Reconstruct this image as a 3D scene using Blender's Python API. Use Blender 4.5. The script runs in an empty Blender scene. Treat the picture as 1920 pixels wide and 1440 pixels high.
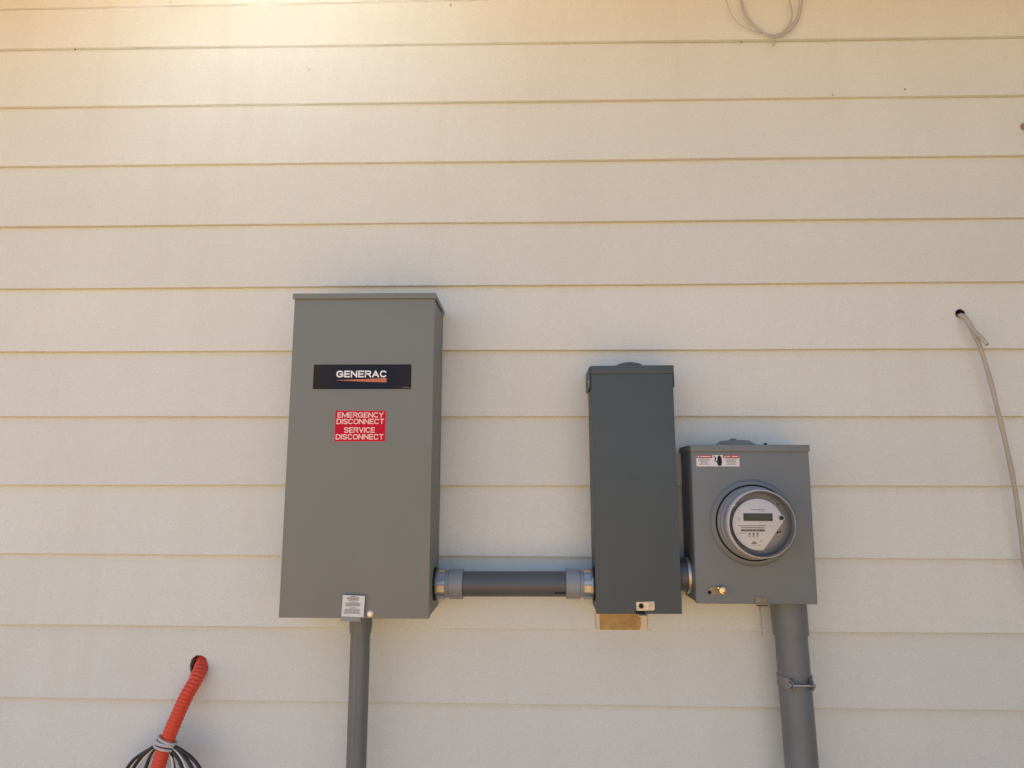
import bpy, bmesh, math, random
from mathutils import Vector, Matrix
random.seed(7)
R = math.radians
S = bpy.context.scene
C = S.collection

# ------------------------------------------------------------------ camera
CAM = Vector((0.0, -1.80478, 1.5))
FW = Vector((-0.02741977, 0.9886106, 0.14797714))
RI = Vector((0.99962289, 0.02733896, 0.00258041))
UP = Vector((0.00149452, -0.14799209, 0.98898742))
cd = bpy.data.cameras.new('camera')
cam = bpy.data.objects.new('camera', cd); C.objects.link(cam)
cd.sensor_width = 36.0; cd.lens = 1300.0 / 1920.0 * 36.0
cd.clip_start = 0.05; cd.clip_end = 2000.0
M = Matrix((RI, UP, -FW)).transposed().to_4x4(); M.translation = CAM
cam.matrix_world = M
S.camera = cam

# ------------------------------------------------------------------ light
SUN_EL, SUN_AZ = 72.0, 35.0          # sun stands behind the house; azimuth measured from +Y towards +X
w = bpy.data.worlds.new('World'); S.world = w; w.use_nodes = True
nt = w.node_tree
sky = nt.nodes.new('ShaderNodeTexSky'); sky.sky_type = 'NISHITA'; sky.sun_disc = False
sky.sun_elevation = R(SUN_EL); sky.sun_rotation = R(SUN_AZ)
sky.dust_density = 0.7; sky.ozone_density = 1.0; sky.air_density = 1.0
bg = nt.nodes['Background']; bg.inputs['Strength'].default_value = 0.09
nt.links.new(sky.outputs['Color'], bg.inputs['Color'])
sd = bpy.data.lights.new('sun', 'SUN'); sd.energy = 5.0; sd.angle = R(0.5); sd.color = (1.0, 0.95, 0.86)
sun = bpy.data.objects.new('sun', sd); C.objects.link(sun)
SUN = Vector((math.sin(R(SUN_AZ)) * math.cos(R(SUN_EL)), math.cos(R(SUN_AZ)) * math.cos(R(SUN_EL)), math.sin(R(SUN_EL))))
sun.rotation_euler = SUN.to_track_quat('Z', 'Y').to_euler()
sun.location = (0, 6, 12)
S.view_settings.view_transform = 'Standard'; S.view_settings.look = 'None'
S.view_settings.gamma = 1.0; S.view_settings.use_curve_mapping = False
S.view_settings.exposure = 1.51
S.cycles.use_denoising = True
S.cycles.max_bounces = 8; S.cycles.diffuse_bounces = 5; S.cycles.glossy_bounces = 4
S.cycles.transparent_max_bounces = 12; S.cycles.blur_glossy = 0.0; S.cycles.sample_clamp_indirect = 40.0

# ------------------------------------------------------------------ helpers
def at(px, py, y):
    """a point of the photo (1920x1440) carried to the depth plane y, in metres"""
    v = FW * 1300.0 + RI * (px - 960.0) + UP * (720.0 - py)
    return CAM + v * ((y - CAM.y) / v.y)

def mat(name, col, rough=0.5, metal=0.0, var=0.0, vscale=6.0, bump=0.0, bscale=300.0, spec=0.5, grime=0.0, gcol=(0.2, 0.16, 0.11), gscale=30.0, bdist=0.001):
    m = bpy.data.materials.new(name); m.use_nodes = True
    n = m.node_tree.nodes; l = m.node_tree.links
    b = n['Principled BSDF']
    b.inputs['Roughness'].default_value = rough; b.inputs['Metallic'].default_value = metal
    b.inputs['Specular IOR Level'].default_value = spec
    b.inputs['Base Color'].default_value = (*col, 1)
    tc = n.new('ShaderNodeTexCoord')
    src = None
    if var > 0:
        t = n.new('ShaderNodeTexNoise'); t.inputs['Scale'].default_value = vscale; t.inputs['Detail'].default_value = 6
        l.new(tc.outputs['Object'], t.inputs['Vector'])
        r = n.new('ShaderNodeValToRGB')
        r.color_ramp.elements[0].position = 0.3; r.color_ramp.elements[1].position = 0.7
        r.color_ramp.elements[0].color = (*[c * (1 - var) for c in col], 1)
        r.color_ramp.elements[1].color = (*[min(1, c * (1 + var)) for c in col], 1)
        l.new(t.outputs['Fac'], r.inputs['Fac']); src = r.outputs['Color']
    if grime > 0:
        t = n.new('ShaderNodeTexNoise'); t.inputs['Scale'].default_value = gscale; t.inputs['Detail'].default_value = 8
        t.inputs['Roughness'].default_value = 0.65
        l.new(tc.outputs['Object'], t.inputs['Vector'])
        r = n.new('ShaderNodeValToRGB')
        r.color_ramp.elements[0].position = 0.62; r.color_ramp.elements[1].position = 0.80
        r.color_ramp.elements[0].color = (0, 0, 0, 1); r.color_ramp.elements[1].color = (grime,) * 3 + (1,)
        l.new(t.outputs['Fac'], r.inputs['Fac'])
        mx = n.new('ShaderNodeMix'); mx.data_type = 'RGBA'
        l.new(r.outputs['Color'], mx.inputs[0])
        if src: l.new(src, mx.inputs[6])
        else: mx.inputs[6].default_value = (*col, 1)
        mx.inputs[7].default_value = (*gcol, 1); src = mx.outputs[2]
    if src: l.new(src, b.inputs['Base Color'])
    if bump > 0:
        t = n.new('ShaderNodeTexNoise'); t.inputs['Scale'].default_value = bscale; t.inputs['Detail'].default_value = 4
        l.new(tc.outputs['Object'], t.inputs['Vector'])
        bp = n.new('ShaderNodeBump'); bp.inputs['Strength'].default_value = bump; bp.inputs['Distance'].default_value = bdist
        l.new(t.outputs['Fac'], bp.inputs['Height']); l.new(bp.outputs['Normal'], b.inputs['Normal'])
    return m

def root(name, label, cat, loc, group=None):
    o = bpy.data.objects.new(name, None); C.objects.link(o); o.location = loc
    o.empty_display_size = 0.05
    o['label'] = label; o['category'] = cat
    if group: o['group'] = group
    return o

def world_loc(o):
    v = Vector((0, 0, 0))
    while o is not None:
        v = v + o.location; o = o.parent
    return v

def link(name, bm, m, parent=None, smooth=35, label=None):
    me = bpy.data.meshes.new(name)
    bmesh.ops.recalc_face_normals(bm, faces=bm.faces)
    bm.to_mesh(me); bm.free()
    if parent is not None:
        me.transform(Matrix.Translation(-world_loc(parent)))
    me.materials.append(m)
    if smooth:
        for p in me.polygons: p.use_smooth = True
        me.set_sharp_from_angle(angle=R(smooth))
    o = bpy.data.objects.new(name, me); C.objects.link(o); o.parent = parent
    if label: o['label'] = label
    return o

def tag(o, label, cat, group=None):
    o['label'] = label; o['category'] = cat
    if group: o['group'] = group
    return o

def box(bm, x0, x1, y0, y1, z0, z1, bev=0.0, seg=2):
    g = bmesh.ops.create_cube(bm, size=1.0)
    vs = g['verts']
    for v in vs:
        v.co = Vector((x0 + (v.co.x + .5) * (x1 - x0), y0 + (v.co.y + .5) * (y1 - y0), z0 + (v.co.z + .5) * (z1 - z0)))
    if bev > 0:
        es = list({e for v in vs for e in v.link_edges})
        bmesh.ops.bevel(bm, geom=es, offset=bev, segments=seg, profile=0.6, affect='EDGES')
    return bm

def bx(*a, **k): return box(bmesh.new(), *a, **k)

def lathe(bm, prof, centre, axis='Y', n=48, close=True):
    """prof: (radius, position along the axis)"""
    c = Vector(centre); rings = []
    for r, h in prof:
        ring = []
        for i in range(n):
            a = 2 * math.pi * i / n; u, v = r * math.cos(a), r * math.sin(a)
            p = {'Y': Vector((u, h, v)), 'Z': Vector((u, v, h)), 'X': Vector((h, u, v))}[axis]
            ring.append(bm.verts.new(c + p))
        rings.append(ring)
    for a, b in zip(rings, rings[1:]):
        for i in range(n):
            j = (i + 1) % n
            bm.faces.new((a[i], a[j], b[j], b[i]))
    if close:
        bm.faces.new(rings[0]); bm.faces.new(rings[-1])
    return bm

def cyl(bm, p0, p1, r0, r1=None, n=24, caps=True):
    return tube(bm, [p0, p1], r0, n=n, caps=caps, radii=[r0, r0 if r1 is None else r1])

def tube(bm, pts, r, n=12, caps=True, radii=None, squash=None):
    pts = [Vector(p) for p in pts]
    rings = []; nrm = None
    for i, p in enumerate(pts):
        t = (pts[min(i + 1, len(pts) - 1)] - pts[max(i - 1, 0)]).normalized()
        if nrm is None:
            nrm = t.orthogonal().normalized()
        nrm = (nrm - t * nrm.dot(t)).normalized()
        b = t.cross(nrm)
        rr = radii[i] if radii else r
        rings.append([bm.verts.new(p + (nrm * math.cos(2 * math.pi * k / n) + b * math.sin(2 * math.pi * k / n)) * rr) for k in range(n)])
    for a, b in zip(rings, rings[1:]):
        for k in range(n):
            j = (k + 1) % n
            bm.faces.new((a[k], a[j], b[j], b[k]))
    if caps:
        bm.faces.new(rings[0]); bm.faces.new(rings[-1])
    return bm

def spline(pts, step=0.01, closed=False):
    """Catmull-Rom through the points"""
    P = [Vector(p) for p in pts]; out = []
    n = len(P)
    for i in range(n if closed else n - 1):
        if closed:
            a, b, c, d = P[(i - 1) % n], P[i], P[(i + 1) % n], P[(i + 2) % n]
        else:
            b, c = P[i], P[i + 1]
            a = P[i - 1] if i > 0 else b * 2 - c
            d = P[i + 2] if i + 2 < n else c * 2 - b
        k = max(2, int((c - b).length / step))
        for s in range(k):
            t = s / k
            out.append(0.5 * ((2 * b) + (c - a) * t + (2 * a - 5 * b + 4 * c - d) * t * t + (3 * b - a - 3 * c + d) * t ** 3))
    if not closed: out.append(P[-1])
    return out

def plate(bm, pts, y0, y1):
    """polygon in x,z with thickness from y0 (front) to y1"""
    f = [bm.verts.new((x, y0, z)) for x, z in pts]; b = [bm.verts.new((x, y1, z)) for x, z in pts]
    bm.faces.new(f); bm.faces.new(list(reversed(b)))
    for i in range(len(pts)):
        j = (i + 1) % len(pts); bm.faces.new((f[i], b[i], b[j], f[j]))
    return bm

def rrect(x0, x1, z0, z1, r, n=5):
    out = []
    for cx, cz, a0 in ((x1 - r, z1 - r, 0), (x0 + r, z1 - r, 90), (x0 + r, z0 + r, 180), (x1 - r, z0 + r, 270)):
        for i in range(n + 1):
            a = R(a0 + 90 * i / n); out.append((cx + r * math.cos(a), cz + r * math.sin(a)))
    return out

def rot2(pts, c, deg):
    a = R(deg); ca, sa = math.cos(a), math.sin(a)
    return [(c[0] + (x - c[0]) * ca - (z - c[1]) * sa, c[1] + (x - c[0]) * sa + (z - c[1]) * ca) for x, z in pts]

def arc_pts(cx, cz, rx, rz, a0, a1, n=12):
    return [(cx + rx * math.copysign(abs(math.cos(a)) ** .75, math.cos(a)), cz + rz * math.copysign(abs(math.sin(a)) ** .75, math.sin(a))) for a in (R(a0 + (a1 - a0) * k / n) for k in range(n + 1))]
O_ = arc_pts(.5, .5, .5, .5, 0, 345, 23)
GLYPH = {   # width, strokes: (points, closed, square ends)
    'E': (.86, [([(1, 1), (0, 1), (0, 0), (1, 0)], 0, 1), ([(.1, .5), (.9, .5)], 0, 1)]),
    'N': (1.0, [([(0, 0), (0, 1)], 0, 1), ([(0, 1), (1, 0)], 0, 0), ([(1, 0), (1, 1)], 0, 1)]),
    'G': (1.06, [(arc_pts(.5, .5, .5, .5, 38, 318, 22) + [(1, .12), (1, .47), (.58, .47)], 0, 1)]),
    'C': (1.02, [(arc_pts(.5, .5, .5, .5, 38, 322, 22), 0, 1)]),
    'R': (1.0, [([(0, 0), (0, 1), (.74, 1), (.93, .93), (1, .76), (.93, .58), (.74, .5), (0, .5)], 0, 1), ([(.6, .5), (1, 0)], 0, 1)]),
    'A': (1.06, [([(0, 0), (.5, 1)], 0, 1), ([(.5, 1), (1, 0)], 0, 1), ([(.24, .3), (.76, .3)], 0, 0)]),
    'M': (1.18, [([(0, 0), (0, 1)], 0, 1), ([(0, 1), (.5, .08)], 0, 0), ([(.5, .08), (1, 1)], 0, 0), ([(1, 1), (1, 0)], 0, 1)]),
    'Y': (.98, [([(0, 1), (.5, .48)], 0, 1), ([(1, 1), (.5, .48)], 0, 1), ([(.5, .5), (.5, 0)], 0, 1)]),
    'D': (1.0, [([(0, 0), (0, 1), (.6, 1), (.85, .9), (1, .66), (1, .34), (.85, .1), (.6, 0)], 1, 0)]),
    'I': (.16, [([(.5, 0), (.5, 1)], 0, 1)]),
    'S': (.96, [([(1, .75), (.9, .93), (.66, 1), (.32, 1), (.08, .92), (0, .76), (.1, .6), (.5, .5), (.9, .4), (1, .25), (.92, .08), (.68, 0), (.32, 0), (.1, .07), (0, .25)], 0, 0)]),
    'O': (1.06, [(O_, 1, 0)]),
    'T': (.94, [([(0, 1), (1, 1)], 0, 1), ([(.5, .9), (.5, 0)], 0, 1)]),
    'V': (1.0, [([(0, 1), (.5, 0)], 0, 1), ([(.5, 0), (1, 1)], 0, 1)]),
}
def ribbon(bm, P, t, closed, square, y, thick):
    P = [Vector((a, b)) for a, b in P]
    if square and not closed:
        P[0] = P[0] + (P[0] - P[1]).normalized() * t / 2; P[-1] = P[-1] + (P[-1] - P[-2]).normalized() * t / 2
    n = len(P); left = []; right = []
    for i in range(n):
        a = P[i - 1] if (i or closed) else P[i]; c = P[(i + 1) % n] if (i < n - 1 or closed) else P[i]
        d0 = (P[i] - a).normalized() if (P[i] - a).length > 1e-9 else (c - P[i]).normalized()
        d1 = (c - P[i]).normalized() if (c - P[i]).length > 1e-9 else d0
        m_ = (Vector((-d0.y, d0.x)) + Vector((-d1.y, d1.x))).normalized()
        k = max(.5, m_.dot(Vector((-d0.y, d0.x))))
        left.append(P[i] + m_ * t / 2 / k); right.append(P[i] - m_ * t / 2 / k)
    fl, fr, bl, br = [[bm.verts.new((p.x, yy, p.y)) for p in L__] for L__, yy in ((left, y), (right, y), (left, y + thick), (right, y + thick))]
    for i in range(n if closed else n - 1):
        j = (i + 1) % n
        bm.faces.new((fl[i], fl[j], fr[j], fr[i])); bm.faces.new((fl[i], bl[i], bl[j], fl[j])); bm.faces.new((fr[j], br[j], br[i], fr[i]))
        bm.faces.new((br[i], br[j], bl[j], bl[i]))
def text_bm(lines, y, weight=.17, thick=0.0003):
    """raised lettering facing -Y; lines: (string, z_bottom, z_top, x_left, x_right)"""
    bm = bmesh.new()
    for st_, zb, zt, xa, xb in lines:
        h = zt - zb; t = h * weight; gap = t * (.62 if len(st_) > 1 else 0)
        tot = sum(GLYPH[c][0] for c in st_); free = (xb - xa) - gap * (len(st_) - 1) - t * st_.count('I')
        tot -= .16 * st_.count('I'); x = xa
        for c in st_:
            wd = t if c == 'I' else GLYPH[c][0] / tot * free
            for q, (pts_, cl_, sq_) in enumerate(GLYPH[c][1]):
                ribbon(bm, [(x + t / 2 + u_ * (wd - t), zb + t / 2 + v__ * (h - t)) for u_, v__ in pts_], t, cl_, sq_, y - q * .00004, thick)
            x += wd + gap
    return bm

STUFF_NAMES = ('header_print', 'fine_print', 'face_print', 'blue_print', 'bar_print', 'display_segments', 'pipe_print', 'rivet', 'port_lens', 'nameplate_border')
def strips(rows, y, thick=0.0002, jitter=0.0):
    """rows of unreadable fine print: (xa, xb, zb, zt)"""
    bm = bmesh.new()
    for xa, xb, zb, zt in rows:
        box(bm, xa, xb, y, y + thick, zb, zt)
    return bm

def print_rows(xa, xb, za, zb, n, fill=0.6, words=5, rag=0.25):
    """n rows of word-like bars between za (top) and zb (bottom)"""
    rows = []; p = (za - zb) / n
    for i in range(n):
        zt = za - i * p; c = (xa + xb) / 2; half = (xb - xa) / 2 * (1 - random.random() * rag)
        x = c - half
        while x < c + half - 0.0004:
            wd = min((xb - xa) / words * random.uniform(.5, 1.3), c + half - x)
            rows.append((x, x + wd, zt - p * fill, zt)); x += wd + p * 0.35
    return rows

def boolean(o, cutters):
    """carve the cutter bmeshes out of the mesh of o for good"""
    obs = []
    for bm in cutters:
        me = bpy.data.meshes.new('cutter'); bmesh.ops.recalc_face_normals(bm, faces=bm.faces); bm.to_mesh(me)
        c = bpy.data.objects.new('cutter', me); C.objects.link(c); obs.append(c)
        md = o.modifiers.new('cut', 'BOOLEAN'); md.operation = 'DIFFERENCE'; md.solver = 'EXACT'; md.object = c
    bpy.context.view_layer.update()
    dg = bpy.context.evaluated_depsgraph_get(); dg.update()
    me = bpy.data.meshes.new_from_object(o.evaluated_get(dg))
    o.modifiers.clear(); old = o.data; nm = old.name; o.data = me; bpy.data.meshes.remove(old); me.name = nm
    for c in obs:
        d = c.data; bpy.data.objects.remove(c); bpy.data.meshes.remove(d)

# ------------------------------------------------------------------ materials
def siding_material():
    m = mat('siding_paint', (0.662, 0.696, 0.670), 0.62, var=0.022, vscale=3.0, bump=0.5, bscale=330.0, spec=0.3, bdist=0.001)
    n = m.node_tree.nodes; l = m.node_tree.links
    b = n['Principled BSDF']; src = b.inputs['Base Color'].links[0].from_socket
    tc = [x for x in n if x.type == 'TEX_COORD'][0]
    # mottled fibre-cement grain in the paint
    gr = n.new('ShaderNodeTexNoise'); gr.inputs['Scale'].default_value = 260.0; gr.inputs['Detail'].default_value = 5
    l.new(tc.outputs['Object'], gr.inputs['Vector'])
    gm = n.new('ShaderNodeMapRange'); gm.inputs['From Min'].default_value = 0.3; gm.inputs['From Max'].default_value = 0.7
    gm.inputs['To Min'].default_value = 0.93; gm.inputs['To Max'].default_value = 1.06; l.new(gr.outputs['Fac'], gm.inputs['Value'])
    gx = n.new('ShaderNodeVectorMath'); gx.operation = 'SCALE'; l.new(src, gx.inputs[0]); l.new(gm.outputs[0], gx.inputs['Scale'])
    src = gx.outputs['Vector']
    # each board took the paint a little differently; faint dust runs
    oi = n.new('ShaderNodeObjectInfo')
    om = n.new('ShaderNodeMapRange'); om.inputs['To Min'].default_value = 0.975; om.inputs['To Max'].default_value = 1.02; l.new(oi.outputs['Random'], om.inputs['Value'])
    o2 = n.new('ShaderNodeVectorMath'); o2.operation = 'SCALE'; l.new(src, o2.inputs[0]); l.new(om.outputs[0], o2.inputs['Scale'])
    sm = n.new('ShaderNodeMapping'); sm.inputs['Scale'].default_value = (14.0, 1.0, 1.3); l.new(tc.outputs['Object'], sm.inputs['Vector'])
    sn = n.new('ShaderNodeTexNoise'); sn.inputs['Scale'].default_value = 1.0; sn.inputs['Detail'].default_value = 6; l.new(sm.outputs['Vector'], sn.inputs['Vector'])
    sr = n.new('ShaderNodeMapRange'); sr.inputs['From Min'].default_value = 0.5; sr.inputs['From Max'].default_value = 0.8; sr.inputs['To Max'].default_value = 0.13; l.new(sn.outputs['Fac'], sr.inputs['Value'])
    sx = n.new('ShaderNodeMix'); sx.data_type = 'RGBA'; l.new(sr.outputs[0], sx.inputs[0]); l.new(o2.outputs['Vector'], sx.inputs[6]); sx.inputs[7].default_value = (0.50, 0.44, 0.36, 1)
    src = sx.outputs[2]
    # small scuffs and specks left by the trades
    v = n.new('ShaderNodeTexVoronoi'); v.inputs['Scale'].default_value = 7.0
    mp = n.new('ShaderNodeMapping'); mp.inputs['Scale'].default_value = (1.0, 0.15, 0.8)
    ns = n.new('ShaderNodeTexNoise'); ns.inputs['Scale'].default_value = 60.0; ns.inputs['Detail'].default_value = 3
    l.new(tc.outputs['Object'], ns.inputs['Vector'])
    ad = n.new('ShaderNodeMix'); ad.data_type = 'RGBA'; ad.inputs[0].default_value = 0.018
    l.new(tc.outputs['Object'], ad.inputs[6]); l.new(ns.outputs['Color'], ad.inputs[7])
    l.new(ad.outputs[2], mp.inputs['Vector']); l.new(mp.outputs['Vector'], v.inputs['Vector'])
    wn = n.new('ShaderNodeTexWhiteNoise'); l.new(v.outputs['Position'], wn.inputs['Vector'])
    sz = n.new('ShaderNodeMath'); sz.operation = 'POWER'; sz.inputs[1].default_value = 5.0; l.new(wn.outputs['Value'], sz.inputs[0])
    s2 = n.new('ShaderNodeMath'); s2.operation = 'MULTIPLY'; s2.inputs[1].default_value = 0.06; l.new(sz.outputs[0], s2.inputs[0])
    lt = n.new('ShaderNodeMath'); lt.operation = 'SUBTRACT'; l.new(s2.outputs[0], lt.inputs[0]); l.new(v.outputs['Distance'], lt.inputs[1])
    rp = n.new('ShaderNodeMapRange'); rp.inputs['From Min'].default_value = 0.0; rp.inputs['From Max'].default_value = 0.03
    rp.inputs['To Max'].default_value = 0.38; l.new(lt.outputs[0], rp.inputs['Value'])
    mx = n.new('ShaderNodeMix'); mx.data_type = 'RGBA'; l.new(rp.outputs[0], mx.inputs[0]); l.new(src, mx.inputs[6])
    mx.inputs[7].default_value = (0.33, 0.26, 0.19, 1)
    l.new(mx.outputs[2], b.inputs['Base Color'])
    return m

MAT = dict(
    siding=siding_material(),
    trim=mat('trim_paint', (0.74, 0.66, 0.55), 0.6, var=0.03, bump=0.1),
    sheath=mat('house_wrap_board', (0.30, 0.22, 0.13), 0.8, var=0.15, vscale=40),
    shingle=mat('roof_shingle', (0.09, 0.085, 0.08), 0.9, var=0.2, vscale=20),
    concrete=mat('foundation_concrete', (0.36, 0.34, 0.31), 0.85, var=0.12, vscale=8, bump=0.3, bscale=60),
    soil=mat('sandy_soil', (0.382, 0.224, 0.088), 0.95, var=0.16, vscale=3.0, bump=0.5, bscale=25.0, bdist=0.02),
    lgrey=mat('light_grey_powder_coat', (0.178, 0.198, 0.190), 0.50, var=0.035, vscale=5, bump=0.05, bscale=900.0, spec=0.45, grime=0.10, gcol=(0.32, 0.30, 0.26), gscale=9),
    dgrey=mat('dark_grey_powder_coat', (0.057, 0.080, 0.093), 0.50, var=0.03, vscale=14, bump=0.06, bscale=900.0, spec=0.45),
    mgrey=mat('mid_grey_powder_coat', (0.157, 0.182, 0.196), 0.50, var=0.03, vscale=12, bump=0.06, bscale=700.0, spec=0.45, grime=0.10, gcol=(0.3, 0.26, 0.2), gscale=26),
    pvc=mat('grey_pvc', (0.138, 0.158, 0.172), 0.45, var=0.06, vscale=18, grime=0.3, gcol=(0.26, 0.24, 0.21), gscale=30, bump=0.04, bscale=200),
    pvcd=mat('dark_grey_pvc', (0.085, 0.093, 0.105), 0.45, var=0.05, vscale=18, grime=0.12, gcol=(0.22, 0.2, 0.17), gscale=30, bump=0.04, bscale=200),
    pvcl=mat('pale_grey_pvc', (0.24, 0.265, 0.30), 0.42, var=0.04, vscale=30),
    zinc=mat('zinc_plated_steel', (0.44, 0.45, 0.46), 0.42, 1.0, var=0.06, vscale=60, bump=0.05, bscale=250),
    galv=mat('galvanised_steel', (0.50, 0.47, 0.42), 0.42, 0.85, var=0.15, vscale=90, bump=0.08, bscale=200),
    dullgalv=mat('dull_grey_steel', (0.23, 0.235, 0.24), 0.55, 0.5, var=0.2, vscale=90, bump=0.08, bscale=200),
    dull=mat('weathered_brown_steel', (0.28, 0.225, 0.165), 0.6, 0.3, var=0.25, vscale=120, bump=0.1),
    brass=mat('brass', (0.66, 0.57, 0.38), 0.26, 1.0, bump=0.1, bscale=500),
    bolt=mat('cream_zinc_bolt', (0.78, 0.72, 0.58), 0.35, 0.6),
    rubber=mat('black_rubber', (0.012, 0.012, 0.013), 0.7, spec=0.2),
    black=mat('black_ink', (0.018, 0.018, 0.020), 0.6, spec=0.2),
    ink=mat('grey_ink', (0.18, 0.17, 0.17), 0.7),
    inkb=mat('blue_grey_ink', (0.22, 0.25, 0.28), 0.7),
    white=mat('white_label_stock', (0.64, 0.66, 0.70), 0.5, var=0.03, vscale=200),
    lwhite=mat('white_lettering', (0.80, 0.83, 0.88), 0.45),
    pink=mat('pinkish_white_lettering', (0.85, 0.66, 0.64), 0.5),
    red=mat('red_vinyl', (0.52, 0.004, 0.030), 0.6, spec=0.2, var=0.05, vscale=60),
    redb=mat('faded_red_vinyl', (0.50, 0.10, 0.12), 0.5),
    rust=mat('orange_print', (0.50, 0.155, 0.07), 0.5),
    maroon=mat('maroon_print', (0.30, 0.055, 0.07), 0.55),
    amber=mat('amber_sealant', (0.46, 0.30, 0.12), 0.6, var=0.25, vscale=45, bump=0.3, bscale=70),
    tube=mat('orange_duct_plastic', (0.68, 0.066, 0.028), 0.5, var=0.03, vscale=8),
    tape=mat('pale_grey_tape', (0.52, 0.52, 0.54), 0.4, var=0.05, vscale=90),
    blackcable=mat('black_cable_jacket', (0.016, 0.017, 0.020), 0.45),
    whitecable=mat('white_cable_jacket', (0.62, 0.62, 0.63), 0.4),
    tan=mat('tan_cable_jacket', (0.40, 0.365, 0.315), 0.5, var=0.08, vscale=30),
    sleeve=mat('pale_cable_sleeve', (0.40, 0.385, 0.36), 0.5, var=0.08, vscale=60),
    lilac=mat('pale_grey_wire', (0.43, 0.42, 0.44), 0.45),
    copper=mat('dark_brown_rim', (0.075, 0.035, 0.025), 0.6),
    meterbody=mat('meter_grey_plastic', (0.25, 0.265, 0.29), 0.32, var=0.06, vscale=30),
    meterlip=mat('meter_lip_plastic', (0.58, 0.60, 0.64), 0.25),
    meterin=mat('meter_inner_grey', (0.24, 0.25, 0.255), 0.5, var=0.08, vscale=50),
    face=mat('meter_face_white', (0.63, 0.65, 0.68), 0.5),
    lcd=mat('lcd_glass', (0.045, 0.050, 0.038), 0.6, spec=0.1),
    lcdseg=mat('lcd_segment', (0.022, 0.024, 0.018), 0.3),
    sheet=mat('reflector_metal', (0.36, 0.41, 0.47), 0.19, 1.0, var=0.03, vscale=5),  # metal of the added reflector, tinted for the patch it throws
    lumber=mat('pine_lumber', (0.48, 0.34, 0.19), 0.7, var=0.15, vscale=9),
)

def plate_material():
    """name plate print: black at both ends, navy in the middle"""
    m = mat('navy_black_plate', (0.012, 0.020, 0.040), 0.6, spec=0.15)
    n = m.node_tree.nodes; l = m.node_tree.links; b = n['Principled BSDF']
    tc = [x for x in n if x.type == 'TEX_COORD'][0]
    sx = n.new('ShaderNodeSeparateXYZ'); l.new(tc.outputs['Generated'], sx.inputs[0])
    r = n.new('ShaderNodeValToRGB'); e = r.color_ramp.elements
    e[0].position = 0.0; e[0].color = (0.028, 0.026, 0.026, 1); e[1].position = 1.0; e[1].color = (0.022, 0.022, 0.026, 1)
    for p in (0.3, 0.75):
        k = e.new(p); k.color = (0.012, 0.019, 0.036, 1)
    l.new(sx.outputs['X'], r.inputs['Fac']); l.new(r.outputs['Color'], b.inputs['Base Color'])
    return m
MAT['nameplate'] = plate_material()

def glass_material():
    m = bpy.data.materials.new('meter_clear_cover'); m.use_nodes = True
    n = m.node_tree.nodes; l = m.node_tree.links; n.clear()
    o = n.new('ShaderNodeOutputMaterial'); mx = n.new('ShaderNodeMixShader')
    t = n.new('ShaderNodeBsdfTransparent'); t.inputs['Color'].default_value = (0.97, 0.97, 0.98, 1)
    g = n.new('ShaderNodeBsdfGlossy'); g.inputs['Roughness'].default_value = 0.03
    f = n.new('ShaderNodeFresnel'); f.inputs['IOR'].default_value = 1.4
    l.new(f.outputs[0], mx.inputs[0]); l.new(t.outputs[0], mx.inputs[1]); l.new(g.outputs[0], mx.inputs[2]); l.new(mx.outputs[0], o.inputs[0])
    return m
MAT['glass'] = glass_material()

# ------------------------------------------------------------------ ground
bm = bmesh.new()
bmesh.ops.create_grid(bm, x_segments=60, y_segments=60, size=600)
g = link('ground', bm, MAT['soil'], smooth=0); g['kind'] = 'structure'

# ------------------------------------------------------------------ house
HW = 5.2                                   # half length of the wall
EAVE_Z, EAVE_O = 3.02, 0.55                # soffit height, overhang
house = root('house', 'cream painted lap siding house wall that carries all the electrical boxes', 'house', (0, 0.03, 0))
LZ = [2.7569, 2.5752, 2.3951, 2.2168, 2.0373, 1.8613, 1.6844, 1.5042, 1.3278, 1.1513, 0.9749]     # lower edge of each course, left of the frame
RZ = [2.7489, 2.5729, 2.3969, 2.2196, 2.0426, 1.8621, 1.6852, 1.5080, 1.3268, 1.1497, 0.9705]     # and right of it
TL, TR = at(0, 16, 0).z, at(1920, -24, 0).z
courses = [(TL + .178 * k, TR + .178 * k) for k in (1, 0)] + list(zip(LZ, RZ)) + [(0.9749 - .178 * k, 0.9705 - .178 * k) for k in range(1, 5)]
def edge_z(zl, zr, x):
    t = min(1.0, max(0.0, (x + 1.45) / 2.75)); return zl + (zr - zl) * t
def plank(zl, zr, x0, x1, seed):
    rg = random.Random(seed); bm = bmesh.new(); rows = []
    n = max(2, int((x1 - x0) / 0.2)); ph = rg.random() * 6
    for i in range(n + 1):
        x = x0 + (x1 - x0) * i / n
        z = edge_z(zl, zr, x) + 0.0004 * math.sin(x * 5.1 + ph) + rg.uniform(-.0003, .0003)
        dy = 0.0005 * math.sin(x * 3.3 + ph * 2) + rg.uniform(-.0003, .0003)
        top = 0.212; lean = 0.0130; back = 0.0082 + 0.0034 * min(1, max(0, (z - 1.75) / .6))   # narrower gap behind upper boards, shaped to lighten their lap shadows
        prof = [(0.0008 + dy, z), (dy, z + 0.0012), (dy + lean * top / .178, z + top), (dy + lean * top / .178 + .0095, z + top), (back + dy, z)]
        rows.append([bm.verts.new((x, y, zz)) for y, zz in prof])
    m_ = len(rows[0])
    for a, b in zip(rows, rows[1:]):
        for k in range(m_):
            j = (k + 1) % m_; bm.faces.new((a[k], a[j], b[j], b[k]))
    bm.faces.new(rows[0]); bm.faces.new(list(reversed(rows[-1])))
    return bm
def seam_x(px, py): return at(px, py, 0).x
SEAMS = {3: seam_x(511, 130), 8: seam_x(104, 740), 11: seam_x(69, 1110)}
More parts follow.
